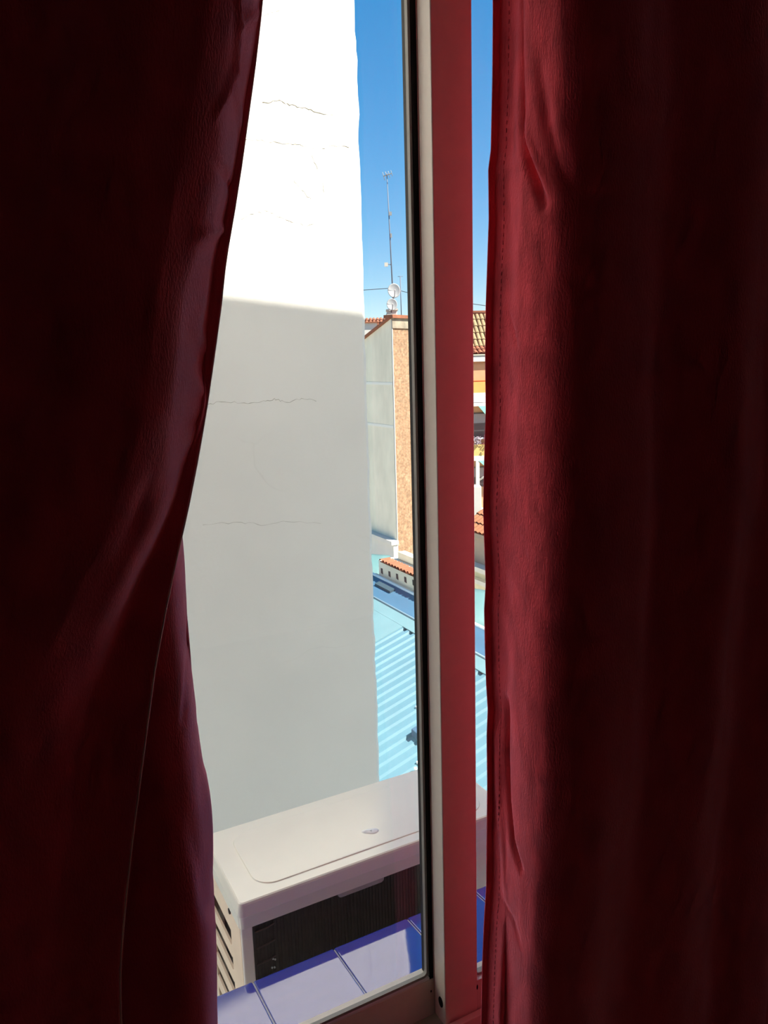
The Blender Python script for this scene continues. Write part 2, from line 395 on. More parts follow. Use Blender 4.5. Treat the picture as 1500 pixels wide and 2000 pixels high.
# ------------------------------------------------------------------ curtains
def gauss_dist(poly, a, c):
    """distance from (a,c) to a polyline of (a,c) points; None outside its span"""
    best = 1e9; n_ = len(poly) - 1
    for i_, ((a0, c0), (a1, c1)) in enumerate(zip(poly, poly[1:])):
        da, dc = a1 - a0, c1 - c0; L2 = da * da + dc * dc
        t = max(0, min(1, ((a - a0) * da + (c - c0) * dc) / L2)) if L2 else 0
        d = math.hypot(a - a0 - t * da, c - c0 - t * dc)
        if d < best: best = d; bt = (i_ + t) / n_
    return best, math.sqrt(max(0.0, math.sin(math.pi * (0.04 + 0.92 * bt))))
def catmull(P, n_per):
    out = []
    for i in range(len(P) - 1):
        p0 = P[max(i - 1, 0)]; p1 = P[i]; p2 = P[i + 1]; p3 = P[min(i + 2, len(P) - 1)]
        n = n_per[i]
        for k in range(n):
            t = k / n
            out.append(tuple(0.5 * ((2 * p1[j]) + (-p0[j] + p2[j]) * t + (2 * p0[j] - 5 * p1[j] + 4 * p2[j] - p3[j]) * t * t + (-p0[j] + 3 * p1[j] - 3 * p2[j] + p3[j]) * t ** 3) for j in range(2)))
    out.append(P[-1]); return out
def section_normals(S):
    N = []
    for i in range(len(S)):
        a = S[max(i - 1, 0)]; c = S[min(i + 1, len(S) - 1)]
        dx, dy = c[0] - a[0], c[1] - a[1]; l = math.hypot(dx, dy) or 1
        N.append((dy / l, -dx / l))
    return N

CZ0, CZ1, NZ = 0.02, 2.70, 460
# right curtain -----------------------------------------------------
edgeR = [(-250, 961), (0, 963), (130, 962), (280, 959), (320, 954), (420, 955), (600, 949), (700, 948), (800, 949), (900, 946), (1000, 944), (1090, 947), (1150, 949),
         (1200, 946), (1290, 948), (1350, 950), (1400, 953), (1450, 951), (1550, 952), (1640, 951), (1750, 950), (1810, 946), (1900, 942), (2000, 940), (2300, 938)]
foldR = [(-250, 1085), (0, 1072), (200, 1078), (400, 1066), (700, 1060), (1000, 1062), (1300, 1050), (1500, 1048), (1700, 1032), (2000, 1018), (2300, 1010)]
def py_at(z, y, x):   # image row of a world point (only used to look up the traced edges)
    d = Vector((x, y, z)) - CAM; return 1000 - F * d.dot(AX_U) / d.dot(AX_F)
groovesR = []
for poly, amp, sig in (
        ([(1004, -260), (1005, 60), (1007, 160), (1012, 250), (1020, 290), (1032, 325), (1044, 360), (1056, 400)], -0.019, 0.0075),
        ([(1048, 120), (1056, 200), (1064, 250), (1078, 320), (1095, 380)], -0.007, 0.010),
        ([(985, 1370), (985, 1480), (988, 1560), (997, 1640), (1014, 1700)], -0.015, 0.006),
        ([(968, 1430), (970, 1560), (978, 1650), (985, 1760)], 0.005, 0.007),
        ([(975, 486), (1005, 490), (1048, 476)], 0.0018, 0.0025),
        ([(1015, 240), (1030, 280), (1060, 360)], 0.005, 0.007),
        ([(985, 610), (1000, 650), (1010, 680)], -0.003, 0.004),
        ([(982, 1760), (1000, 1800), (1012, 1850)], -0.003, 0.004)):
    groovesR.append(([(lambda q: (q.y, q.z))(at_x(px, py, 0.75)) for px, py in poly], amp, sig))
rows = []
for i in range(NZ + 1):
    z = CZ0 + (CZ1 - CZ0) * i / NZ
    py = py_at(z, 1.0, 0.75)
    ye = 1.037
    r = ray(interp(edgeR, py), py); xe = ye * r.x / r.y
    xe = min(max(xe, 0.70), 0.78)
    rf = ray(interp(foldR, py), py); kf = rf.x / rf.y       # view slope of the fold
    yf = 0.755 / kf; yf = min(max(yf, 0.86), 0.95)
    w1 = 0.006 * math.sin(z * 3.1 + 0.4); w2 = 0.010 * math.sin(z * 2.0 + 1.0); w3 = 0.008 * math.sin(z * 2.7 + 2.0)
    P = [(xe, ye), (xe + 0.006, ye - 0.0015), (xe + 0.0125, ye - 0.006), (xe + 0.017, ye - 0.035), (0.7535 + w1 * .3, yf + 0.05), (0.755 + w1 * .3, yf + 0.012),
         (0.766, yf - 0.018), (0.80, yf - 0.038), (0.86 + w1, yf - 0.045), (0.93 + w2, yf - 0.030 + w1), (0.985 + w2, yf - 0.016), (1.04 + w2, yf - 0.030),
         (1.11, yf - 0.050 + w1), (1.18 + w3, yf - 0.036), (1.24 + w3, yf - 0.022), (1.31, yf - 0.045), (1.40, yf - 0.04), (1.47 + w1, yf + 0.02), (1.55, yf + 0.04),
         (1.63, yf - 0.02), (1.72, yf - 0.04), (1.80 + w1, yf + 0.03), (1.92, yf + 0.02)]
    NP = [4, 4, 6, 12, 14, 10, 8, 8, 6, 6, 6, 6, 6, 6, 6, 4, 4, 4, 4, 4, 4, 4]
    S = catmull(P, NP); N = section_normals(S); row = []
    for j, ((x, y), n) in enumerate(zip(S, N)):
        d = 0.0
        if 8 <= j < 66:
            for poly, amp, sig in groovesR:
                if poly[0][1] + 0.05 > z > poly[-1][1] - 0.05:
                    g, tp = gauss_dist(poly, y, z); d += tp * amp * math.exp(-(g / sig) ** 2) if g < 4 * sig else 0
        k = min(1, j / 12)
        d += k * 0.0030 * noise.noise((x * 9, y * 9, z * 3.0)) + k * 0.0012 * noise.noise((x * 35, y * 35, z * 14))
        if j > 55: d += 0.010 * min(1, (j - 55) / 10) * noise.noise((x * 5 + 3, 0, z * 1.6))
        row.append((x + n[0] * d, y + n[1] * d, z))
    rows.append(row)
cr = thing('curtain', 'burgundy velvet curtain hanging straight with its free edge lit beside the meeting stile', 'curtain', (1.3, 0.9, 0))
b = MB(); b.grid(rows); b.build('fabric', velvet, cr, solid=0.0024)
# stitched hem: short threads down the lit edge
b = MB()
for i in range(2, NZ - 2, 2):
    p, q = Vector(rows[i][11]), Vector(rows[i + 1][11]); off = Vector((-0.0016, -0.0006, 0))
    b.tube([p + off, q + off], 0.0006, 4)
h = b.build('hem_stitching', velvet, cr); h['kind'] = 'stuff'

# left curtain ------------------------------------------------------
edgeL = [(-260, 515), (-100, 512), (0, 504), (100, 494), (200, 482), (300, 470), (400, 456), (500, 440), (600, 430), (700, 417), (800, 403), (900, 386), (1000, 366), (1100, 342),
         (1200, 320), (1300, 300), (1400, 285), (1500, 270), (1600, 255), (1700, 241), (1800, 230), (1850, 227), (1920, 228), (2000, 234), (2300, 250)]
edgeB = [(-260, 330), (600, 345), (900, 350), (1000, 355), (1100, 363), (1200, 369), (1300, 378), (1400, 385), (1500, 394), (1560, 402), (1640, 409), (1750, 416), (1850, 422), (2000, 428), (2300, 432)]
creL = []
wdL = [(-260, 10), (0, 14), (300, 24), (600, 34), (800, 26), (1000, 48), (1200, 95), (1400, 125), (2000, 140), (2300, 150)]
amL = [(-260, 1.0), (300, 1.0), (800, .85), (1000, .7), (1200, .45), (1400, .2), (1700, .1), (2300, .1)]
YLc = 0.925
creB = [([(lambda q: (q.x, q.z))(at_y(px, py, 1.0)) for px, py in poly], amp, sig) for poly, amp, sig in (
    ([(376, 1180), (370, 1290), (364, 1350), (356, 1410)], 0.005, 0.0045), ([(388, 1390), (391, 1440), (396, 1500)], 0.003, 0.004),
    ([(386, 1420), (396, 1520), (405, 1600), (412, 1690)], -0.003, 0.006), ([(372, 1600), (392, 1700), (402, 1790)], 0.006, 0.012))]
for poly, amp, sig in (
        ([(461, -80), (462, 55), (456, 130), (440, 180), (414, 232)], 0.006, 0.0026),
        ([(452, 132), (460, 200), (461, 245)], 0.005, 0.0022),
        ([(462, 55), (476, 40), (497, 28)], 0.006, 0.003),
        ([(410, 315), (428, 345), (447, 372)], -0.005, 0.004),
        ([(376, 470), (400, 452), (440, 448)], 0.006, 0.006),
        ([(395, 545), (388, 600), (380, 640), (398, 690)], 0.005, 0.005),
        ([(378, 740), (390, 780), (380, 830), (350, 880)], 0.007, 0.008),
        ([(440, 250), (425, 330), (400, 430), (385, 520)], 0.006, 0.014),
        ([(345, 870), (318, 960), (285, 1030), (240, 1120), (205, 1210), (175, 1300)], 0.012, 0.014),
        ([(300, 930), (265, 1020), (225, 1110)], -0.006, 0.010)):
    creL.append(([(lambda q: (q.x, q.z))(at_y(px, py, YLc)) for px, py in poly], amp, sig))
rows = []
for i in range(NZ + 1):
    z = CZ0 + (CZ1 - CZ0) * i / NZ
    ye = 0.940
    py = py_at(z, ye, 0.2)
    r = ray(interp(edgeL, py), py); xe = ye * r.x / r.y
    yb = 1.052
    py2 = py_at(z, yb, 0.2)
    rb = ray(interp(edgeB, py2), py2); xf = yb * rb.x / rb.y
    w = math.sin(z * 2.3); w2 = math.sin(z * 1.7 + 1)
    t = max(0, min(1, (z - 0.9) / 1.4))                    # how much the leading edge turns to the light (upper part)
    wd = interp(wdL, py) * 0.00060; am = max(0, interp(amL, py)); da = 0.125 * am
    P = [(xe, ye), (xe - wd * .5, ye - 0.001), (xe - wd, ye - 0.006), (xe - wd - 0.022, ye - 0.010 - da * .40), (xe - wd - 0.048, ye - 0.014 - da * .82), (xe - wd - 0.078, ye - 0.020 - da),
         (xe - wd - 0.10, ye - .024 - da * 1.02), (xe - wd - 0.16, ye - .03 - da * .95 + .008 * w), (xe - wd - 0.23, 0.90 - da * .5), (xe - wd - 0.31, 0.865 + .012 * w2), (xe - wd - 0.40, 0.875),
         (xe - wd - 0.48, 0.865 + .012 * w), (-0.50, 0.89), (-0.56, 0.93), (-0.60, 0.96), (-0.56, 0.99),
         (xf - 0.42, 0.985), (xf - 0.30, 0.975 + .008 * w), (xf - 0.20, 0.985), (xf - 0.13, 0.978), (xf - 0.085, 0.964), (xf - 0.055, 0.968), (xf - 0.027, 0.991), (xf - 0.001, 1.050), (xf - 0.006, 1.068),
         (xf - 0.06, 1.076), (xf - 0.2, 1.072), (-0.4, 1.074), (-0.56, 1.070)]
    NP = [5, 6, 12, 12, 12, 10, 8, 6, 6, 6, 6, 6, 6, 3, 3, 4, 6, 6, 8, 8, 8, 8, 8, 6, 6, 6, 5, 4]
    S = catmull(P, NP); N = section_normals(S); row = []
    nf = sum(NP[:7]); nb0 = sum(NP[:16])
    for j, ((x, y), n) in enumerate(zip(S, N)):
        n = (-n[0], -n[1]); d = 0.0
        if j < nf:
            for poly, amp, sig in creL:
                zs = [q[1] for q in poly]
                if max(zs) + 0.06 > z > min(zs) - 0.06:
                    g, tp = gauss_dist(poly, x * YLc / y, z + (z - 1.65) * (YLc / y - 1)); d += tp * amp * math.exp(-(g / sig) ** 2) if g < 4 * sig else 0
            d *= min(1, j / 5)
        k = min(1, j / 8)
        d += k * 0.004 * noise.noise((x * 8, y * 8, z * 3)) + k * 0.0012 * noise.noise((x * 30, y * 30, z * 12))
        if nb0 < j < len(S) - 24:
            for poly, amp, sig in creB:
                if poly[0][1] + 0.06 > z > poly[-1][1] - 0.06:
                    g, tp = gauss_dist(poly, x / y, z + (z - 1.65) * (1 / y - 1)); d += tp * amp * math.exp(-(g / sig) ** 2) if g < 4 * sig else 0
        if nb0 < j: d += 0.005 * noise.noise((x * 7 + 5, 0, z * 2.5)) * (1 if j < len(S) - 25 else .3)
        row.append((x + n[0] * d, y + n[1] * d, z))
    rows.append(row)
cl = thing('curtain', 'burgundy velvet curtain pulled aside with a swept back edge and a second fold behind', 'curtain', (-0.2, 0.95, 0))
b = MB(); b.grid(rows); b.build('fabric', velvet, cl, solid=0.0024)
b = MB()
b.tube([Vector(rows[i][0]) for i in range(0, NZ + 1, 4)], 0.0017, 6)
b.build('hem_edge', hem_m, cl)
# rod carrying both curtains, above the window head
rod_m = mat('dark_steel_rod', (0.05, 0.045, 0.04), 0.35, metal=0.8)
rod = thing('curtain_rod', 'dark metal rod carrying both burgundy curtains', 'curtain rod', (0.7, 0.93, 2.72))
b = MB(); b.tube([(-0.75, 0.955, 2.726), (2.05, 0.955, 2.726)], 0.012, 12); b.build('rod', rod_m, rod)
for x in (-0.7, 2.0):
    b = MB(); b.box(x - .012, x + .012, 0.955, 1.10, 2.718, 2.734); b.build('bracket', rod_m, rod)
for x in (-0.762, 2.062):
    b = MB(); b.tube([(x - .02, .955, 2.726), (x - .012, .955, 2.726), (x, .955, 2.726), (x + .012, .955, 2.726), (x + .02, .955, 2.726)], [.004, .018, .022, .018, .004], 12); b.build('finial', rod_m, rod)

# ------------------------------------------------------------------ air conditioner outside the window
ac_m = mat('ac_cream_plastic', (0.90, 0.86, 0.74), 0.16, 0.03, 6, spec=0.6, IOR=1.7)
ac_body = mat('ac_body_steel', (0.88, 0.82, 0.74), 0.45, 0.05, 12)
ac_side = mat('ac_peach_side', (0.92, 0.73, 0.55), 0.5, 0.06, 10)  # warmer peach than the body, side panel only
coil_m = mat('coil_dark', (0.05, 0.042, 0.038), 0.55, 0.3, 30)
grey_pl = mat('ac_handle_grey', (0.42, 0.40, 0.37), 0.5, 0.1, 20)
AX0, AX1, AY0, AY1, AZT = 0.419, 1.219, 1.591, 1.917, 1.65 - 1.25
ac = thing('air_conditioner', 'cream outdoor air conditioner unit standing outside the window behind the blue sill', 'air conditioner', (0.82, 1.75, AZT - 0.60))
bx0, bx1, by0, by1 = AX0 + .006, AX1 - .006, AY0 + .008, AY1 - .008
ZB = AZT - 0.60
# lid: lofted rounded rectangles
b = MB(); rings = []
for inset, dz, r in ((0.002, -0.068, 0.014), (0.0005, -0.037, 0.014), (0.0, -0.034, 0.014), (0.0035, -0.007, 0.012), (0.005, -0.002, 0.011), (0.0085, 0.0, 0.009)):
    rings.append([(x, y, AZT + dz) for x, y in rrect(AX0 + inset, AX1 - inset, AY0 + inset, AY1 - inset, r, 6)])
n = len(rings[0])
for A, B in zip(rings, rings[1:]):
    for i in range(n):
        j = (i + 1) % n; b.quad(A[i], A[j], B[j], B[i], False)
b.poly(rings[-1]); b.poly(list(reversed(rings[0])))
lid = b.build('lid', ac_m, ac)
g0, g1 = at_z(432, 1652, AZT), at_z(820, 1619.5, AZT)
px0 = AX0 + 0.062; py0 = at_z(520, 1730, AZT).y; py1 = AY1 - 0.045; px1 = AX1 - 0.055
b = MB()
outr = rrect(px0, px1, py0, py1, 0.055, 10); 
def ring_at(d, z): return [(x, y, AZT + z) for x, y in rrect(px0 + d, px1 - d, py0 + d, py1 - d, 0.055 - d, 10)]
Rg = [ring_at(0, 0.0), ring_at(0.0012, 0.0022), ring_at(0.0035, 0.0026)]
n = len(Rg[0])
for A, B in zip(Rg, Rg[1:]):
    for i in range(n):
        j = (i + 1) % n; b.quad(A[i], A[j], B[j], B[i])
b.poly(Rg[-1]); b.poly(list(reversed(Rg[0])))
lp = b.build('lid_panel', ac_m, lid)
q = at_z(724, 1624, AZT + .003); b = MB()
rs = []
for k in range(5):
    f = math.cos(k / 4 * math.pi / 2); rs.append([(q.x + (0.022 * math.cos(a) * f) + .004 * math.sin(2 * a), q.y + 0.013 * math.sin(a) * f - .3 * (0.022 * math.cos(a) * f), AZT + .0027 + .004 * math.sin(k / 4 * math.pi / 2)) for a in [2 * math.pi * t / 16 for t in range(17)]])
b.grid(rs); b.build('white_mark', mat('mark_white', (0.9, 0.9, 0.88), 0.6), lid)  # low raised white mark on the lid
# body: corner posts, coil, base, back, right end
def part(name, material, parent, *boxes, bevel=0.0):
    bb = MB()
    for q in boxes: bb.box(*q)
    return bb.build(name, material, parent, bevel=bevel)
pw = at_y(496, 1850, by0).x - bx0
ztop = AZT - 0.066
part('corner_post', ac_body, ac, (bx0, bx0 + pw, by0, by0 + .012, ZB + .02, ztop), bevel=0.004)
part('corner_post', ac_body, ac, (bx1 - .20, bx1, by0, by0 + .012, ZB + .02, ztop), bevel=0.004)
coil = part('coil', coil_m, ac, (bx0 + pw - .01, bx1 - .19, by0 + .010, by0 + .030, ZB + .02, ztop))
b = MB()
for k in range(0, 60):
    x = bx0 + pw + k * 0.0091
    b.box(x, x + .0012, by0 + .0065, by0 + .0102, ZB + .03, ztop - .002)
f_ = b.build('fin_pack', coil_m, coil); f_['kind'] = 'stuff'
# bent refrigerant tubes seen through the left end of the coil
tube_m = mat('dull_tube', (0.10, 0.07, 0.065), 0.35, metal=0.6)
for k in range(9):
    z = ztop - 0.03 - k * 0.045
    b = MB(); b.tube([(bx0 + pw + .006 + .05 * t, by0 + .0062 - .003 * math.sin(t * math.pi), z + .006 * t) for t in [i / 6 for i in range(7)]], 0.0022, 6); b.build('tube', tube_m, coil)
for px, py in ((533, 1872), (537, 1873), (531, 1889), (536, 1888.5)):
    q = at_y(px, py, by0 + .006); b = MB(); b.tube([q, q + Vector((0, -.003, 0))], 0.0022, 8); b.build('screw', mat('bright_screw', (0.8, 0.8, 0.8), 0.3, metal=0.9), coil)
part('back_panel', ac_body, ac, (bx0, bx1, by1 - .01, by1, ZB + .02, ztop))
part('end_panel', ac_body, ac, (bx1 - .008, bx1, by0 + .012, by1 - .01, ZB + .02, ztop))
part('base_pan', ac_body, ac, (bx0, bx1, by0, by1, ZB, ZB + .02))
part('inner_partition', coil_m, ac, (bx0 + .035, bx0 + .045, by0 + .03, by1 - .01, ZB + .02, ztop))
# handle tab under the lid
h0, h1 = at_y(660, 1748, by0 - .004), at_y(750, 1716, by0 - .004)
b = MB(); zt = ztop + .004; zb = at_y(668, 1752, by0 - .004).z
pts = [(h0.x, zt), (h0.x, zb + .010)] + [(h0.x + .010 - .010 * math.cos(a), zb + .010 - .010 * math.sin(a)) for a in [math.pi / 2 * k / 5 for k in range(1, 6)]]
pts += [(h1.x - .010 + .010 * math.sin(a), zb + .010 - .010 * math.cos(a)) for a in [math.pi / 2 * k / 5 for k in range(0, 6)]] + [(h1.x, zt)]
b.prism([(x, by0 - .006, z) for x, z in pts], (0, .012, 0)); b.build('handle', grey_pl, ac, bevel=0.002)
# slotted side panel: solid margins and slats between the louvre slots
sy0, sy1 = 1.697, by1 - 0.03
zs1 = 1.65 - 1.396                                   # top of the first slot
pitch = 0.073; slot_h = 0.036
sp_ = part('side_panel', ac_side, ac, (bx0, bx0 + .006, by0 + .012, sy0, ZB + .02, ztop), (bx0, bx0 + .006, sy1, by1 - .01, ZB + .02, ztop),
           (bx0, bx0 + .006, sy0, sy1, zs1 + .006, ztop), (bx0, bx0 + .006, sy0, sy1, ZB + .02, ZB + .05))
k = 0
while zs1 - k * pitch - slot_h > ZB + .05:
    zt_ = zs1 - k * pitch - slot_h; zb2_ = max(zs1 - (k + 1) * pitch, ZB + .04)
    b = MB(); b.prism([(bx0, sy0, zt_), (bx0, sy0 + .008, zt_ - .006), (bx0, sy1, zt_ - .012), (bx0, sy1, zb2_ - .012), (bx0, sy0 + .008, zb2_ - .004), (bx0, sy0, zb2_)], (0.006, 0, 0))
    b.build('slat', ac_side, sp_); k += 1
q = at_x(449, 1779, bx0); b = MB(); b.tube([(bx0 + .002, q.y, q.z), (bx0 - .003, q.y, q.z)], 0.0075, 12); b.build('screw', black_rubber, sp_)
# wall brackets
br_m = mat('galvanised_bracket', (0.5, 0.5, 0.5), 0.4, metal=0.8)
for x, lb in ((AX0 + .15, 'steel wall bracket under the louvred end of the air conditioner'), (AX1 - .17, 'steel wall bracket under the plain end of the air conditioner')):
    o = MB(); o.box(x, x + .03, YO, AY1 - .02, ZB - .032, ZB); o.box(x, x + .03, YO, YO + .006, ZB - .40, ZB - .032)
    o.prism([(x + .012, YO + .006, ZB - .39), (x + .012, AY1 - .08, ZB - .032), (x + .012, AY1 - .11, ZB - .032), (x + .012, YO + .006, ZB - .36)], (.006, 0, 0))
    tag(o.build('wall_bracket', br_m), lb, 'bracket', 'brackets under the air conditioner')

# ------------------------------------------------------------------ neighbour's blank wall
nb_edge = 2.026
zs = [EZ0 + (7.0 - EZ0) * i / 420 for i in range(421)]
b = MB(); rr_ = []
for z in zs:
    j = 0.008 * noise.noise((0.3, z * 6, 1.7)) + 0.006 * noise.noise((7.1, z * 19, 2.2)) + (0.012 if -0.55 < z - 0.3 < -0.3 else 0) * noise.noise((3, z * 30, 0))
    rr_.append([(-9.0, NW_Y, z), (nb_edge - 0.30, NW_Y, z), (nb_edge - 0.02 + j, NW_Y, z), (nb_edge + j, NW_Y + 0.012, z), (nb_edge + 0.004 + j * .5, NW_Y + 0.06, z), (nb_edge, NW_Y + 6.0, z)])
b.grid(rr_, sm=False)
b.quad((-9, NW_Y, 7), (nb_edge - .02, NW_Y, 7), (nb_edge, NW_Y + 6, 7), (-9, NW_Y + 6, 7)); b.quad((-9, NW_Y, EZ0), (-9, NW_Y + 6, EZ0), (-9, NW_Y + 6, 7), (-9, NW_Y, 7))
nbw = tag(b.build('neighbour_building', plaster), 'tall cracked cream plaster blank wall of the neighbouring building opposite the window', 'building')

crack_m = mat('crack_dust', (0.42, 0.38, 0.31), 0.95, 0.25, 20)
for poly, rad in (([(470, 271), (500, 273), (530, 277), (562, 280), (590, 284), (606, 288), (622, 295), (642, 285), (690, 288)], .0022),
                  ([(604, 287), (614, 316), (628, 352), (634, 378)], .0018), ([(574, 354), (590, 372), (612, 394)], .0018),
                  ([(470, 428), (500, 416), (522, 412), (545, 424), (575, 436), (600, 441), (628, 436)], .0020),
                  ([(625, 488), (627, 530), (629, 578)], .0020), ([(512, 200), (545, 197), (566, 204), (596, 212), (630, 222), (655, 224)], .0030),
                  ([(400, 792), (432, 783), (470, 788), (510, 784), (535, 780), (560, 786), (590, 778), (622, 783)], .0015),
                  ([(515, 29), (536, 22), (560, 14)], .0018), ([(395, 1024), (470, 1020), (520, 1026), (560, 1018), (640, 1022)], .0010)):
    pts4 = []
    for (xa_, ya_), (xb_, yb2) in zip(poly, poly[1:]):
        for k in range(6):
            t_ = k / 6; q = at_y(xa_ + (xb_ - xa_) * t_, ya_ + (yb2 - ya_) * t_, NW_Y)
            pts4.append(q + Vector((random.uniform(-.004, .004), 0, random.uniform(-.006, .006))))
    b = MB(); b.tube(pts4, [rad * random.uniform(.3, 1.1) for _ in pts4], 5); b.build('crack', crack_m, nbw)

# ------------------------------------------------------------------ blue corrugated shed roof below
blue_m = mat('pale_blue_sheet', (0.095, 0.19, 0.235), 0.45, 0.08, 1.2, spec=0.4)
blue_d = mat('blue_cladding', (0.30, 0.52, 0.70), 0.5, 0.12, 2.0, stretch=(1, .3, 4))
flash_m = mat('pale_flashing', (0.14, 0.24, 0.26), 0.4, 0.06, 2)
SLP = 0.32
pn = Vector((-SLP, 0, 1)).normalized(); pp = (4.41, 0, 1.65 - 5.0)
def on_roof(px, py): return at(px, py, pp, pn)
def rz(x): return pp[2] + SLP * (x - pp[0])
XRG = (on_roof(738, 1126).x + on_roof(812, 1158).x) / 2 - 0.08
xr_end = on_roof(795, 1231).x
y_rib = on_roof(762, 1245).y
shed = thing('shed', 'low shed with a pale blue corrugated metal roof below the window', 'shed', (4.5, 9, -12))
b = MB(); x0, x1 = 2.15, xr_end; pts = []
y = 3.0
while y < y_rib:
    for dy, h in ((0, 0), (0.075, 0), (0.095, .034), (0.165, .034), (0.185, 0)):
        pts.append((y + dy, h))
    y += 0.20
b.grid([[(x0, y, rz(x0) + h) for y, h in pts], [(x1, y, rz(x1) + h) for y, h in pts]], sm=False)
b.build('roof_sheet', blue_m, shed, solid=0.004)
b = MB(); u = Vector((1, 0, SLP))
b.obox((x1 - .02, 3.0, rz(x1 - .02) + .036), u * (XRG - x1 + .02), (0, 12.8, 0), (0, 0, .012))
b.obox((x0, pts[-1][0] - .05, rz(x0) + .036), u * (x1 - x0), (0, 15.8 - pts[-1][0], 0), (0, 0, .010))
b.build('ridge_flashing', flash_m, shed)
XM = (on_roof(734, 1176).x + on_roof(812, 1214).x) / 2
b = MB(); b.obox((XM, 3.0, rz(XM) + .05), u * (XRG - XM), (0, 12.8, 0), (0, 0, .008)); b.build('shadow_band', mat('shadow_blue', (.055, .125, .20), .5, .15, 1.5, stretch=(3, .3, 3)), shed)  # darker blue strip stands in for the annex's cast shadow on the flashing
b = MB(); b.tube([(XM, 3.0, rz(XM) + .05), (XM, 15.8, rz(XM) + .05)], .02, 8); b.build('sheet_edge', mat('edge_pale', (.20, .28, .32), .5), shed)
b = MB(); b.tube([(XRG, 3.0, rz(XRG) + .05), (XRG, 15.8, rz(XRG) + .05)], .035, 8); b.build('ridge_cap', mat('ridge_white', (.72, .82, .84), .4), shed)
b = MB(); b.box(2.25, XRG - .1, 3.2, 15.6, -12.0, rz(2.15) - .12); b.build('wall', ext_wall, shed)
b = MB(); b.prism([(2.25, 3.3, rz(2.15) - .12), (XRG - .1, 3.3, rz(2.15) - .12), (XRG - .1, 3.3, rz(XRG - .1) - .03), (2.25, 3.3, rz(2.25) - .03)], (0, 12.2, 0)); b.build('gable_wall', ext_wall, shed)
q = on_roof(738, 1152); b = MB(); b.obox(q + Vector((0, -.5, .05)), (.10, 0, .10 * SLP), (0, .62, 0), (0, 0, .05)); b.build('roof_flap', mat('slot_dark', (.03, .06, .08), .7), shed)
q = on_roof(816, 1446); b = MB(); b.obox(q + Vector((-.03, -.12, .02)), (.3, 0, .3 * SLP), (0, .24, 0), (0, 0, .10)); b.build('roof_vent', mat('dark_vent', (.05, .10, .16), .6), shed, bevel=.01)
for px, py in ((815, 1387), (817, 1496), (812, 1508)):
    q = on_roof(px, py); b = MB(); b.tube([q + Vector((0, 0, .03)), q + Vector((0, 0, .06))], .022, 8); b.build('roof_screw', bead_m, shed)

# ------------------------------------------------------------------ low building with eaves behind the shed
terra = mat('terracotta', (0.24, 0.085, 0.04), 0.85, 0.25, 3.5)
terra_y = mat('weathered_tan_tiles', (0.26, 0.18, 0.09), 0.85, 0.22, 2.5)
cream = mat('cream_paint', (0.78, 0.72, 0.58), 0.85, 0.08, 2)
white_p = mat('white_paint', (0.62, 0.60, 0.54), 0.8, 0.05, 2)
shade_n = mat('dark_opening', (0.06, 0.05, 0.045), 0.8)
LX = XRG + 0.10
def lx(px, py, d=0.0): return at_x(px, py, LX + d)
zb_ = lx(775, 1142).z; yl = lx(738, 1126).y; ye_ = 10.8
z_t = lx(755, 1104, -.1).z; z_f = zb_
low_b = thing('annex_building', 'low annex with blue clad wall and pale bracketed eave in front of the brick building', 'building', (LX + 2, 11, -12))
b = MB(); b.box(LX, LX + 0.5, ye_, yl + .05, -12, z_f); b.build('wall', blue_d, low_b)
b = MB(); b.box(LX - .04, LX, ye_, yl + .06, z_f - .015, z_f + .035); b.build('ledge', white_p, low_b)
fh = z_t - z_f
b = MB(); b.box(LX + .03, LX + 0.5, ye_, yl, z_f, z_f + fh * .92); b.build('fascia', cream, low_b)
k = 0
for px, py in ((746, 1115), (761, 1121), (776, 1126), (792, 1132), (808, 1138), (824, 1144), (841, 1151)):
    q = lx(px, py, .03); b = MB(); b.prism([(LX + .03, q.y + dy, q.z + dz) for dy, dz in ((-.045, -.06), (.035, -.05), (.045, .05), (-.03, .055))], (-.006, 0, 0)); b.build('eave_notch', shade_n, low_b)
b = MB(); b.box(LX - .01, LX + 0.5, ye_, yl - .12, z_f + fh * .90, z_f + fh * .90 + .02); b.build('eave_board', cream, low_b)
def tiled(p0, udir, vdir, nu, nv, pitch_=.22, row=.40):
    """rows of half-round clay tiles: p0 eave corner, udir along the eave, vdir up the slope"""
    u = Vector(udir).normalized(); v = Vector(vdir).normalized(); n = u.cross(v).normalized()
    if n.z < 0: n = -n
    bb = MB(); p0 = Vector(p0)
    bb.quad(p0, p0 + u * nu * pitch_, p0 + u * nu * pitch_ + v * nv * row, p0 + v * nv * row)
    for i in range(nu):
        for j in range(nv):
            rA = []
            jit = random.uniform(-.01, .01)
            for (vv, rr, hh) in ((j * row, .5 * pitch_, .16 * pitch_), ((j + 1) * row + .1 * row, .41 * pitch_, .05 * pitch_)):
                c = p0 + u * ((i + .5) * pitch_ + jit) + v * vv + n * hh
                rA.append([c + u * (rr * math.cos(a)) + n * (rr * .75 * math.sin(a)) for a in [math.pi * k / 5 for k in range(6)]])
            bb.grid(rA, sm=True)
    return bb
b = tiled((LX - .05, ye_, z_f + fh * .92 + .01), (0, 1, 0), (1, 0, .12), int((yl - .12 - ye_) / .12), 1, .12, .2)
o = b.build('eave_tiles', terra, low_b); o['kind'] = 'stuff'
b = MB(); b.obox((LX + .34, ye_, z_f + fh * .92 + .03), (.16, 0, 0), (0, yl - .25 - ye_, 0), (0, 0, .14)); b.build('parapet', cream, low_b)

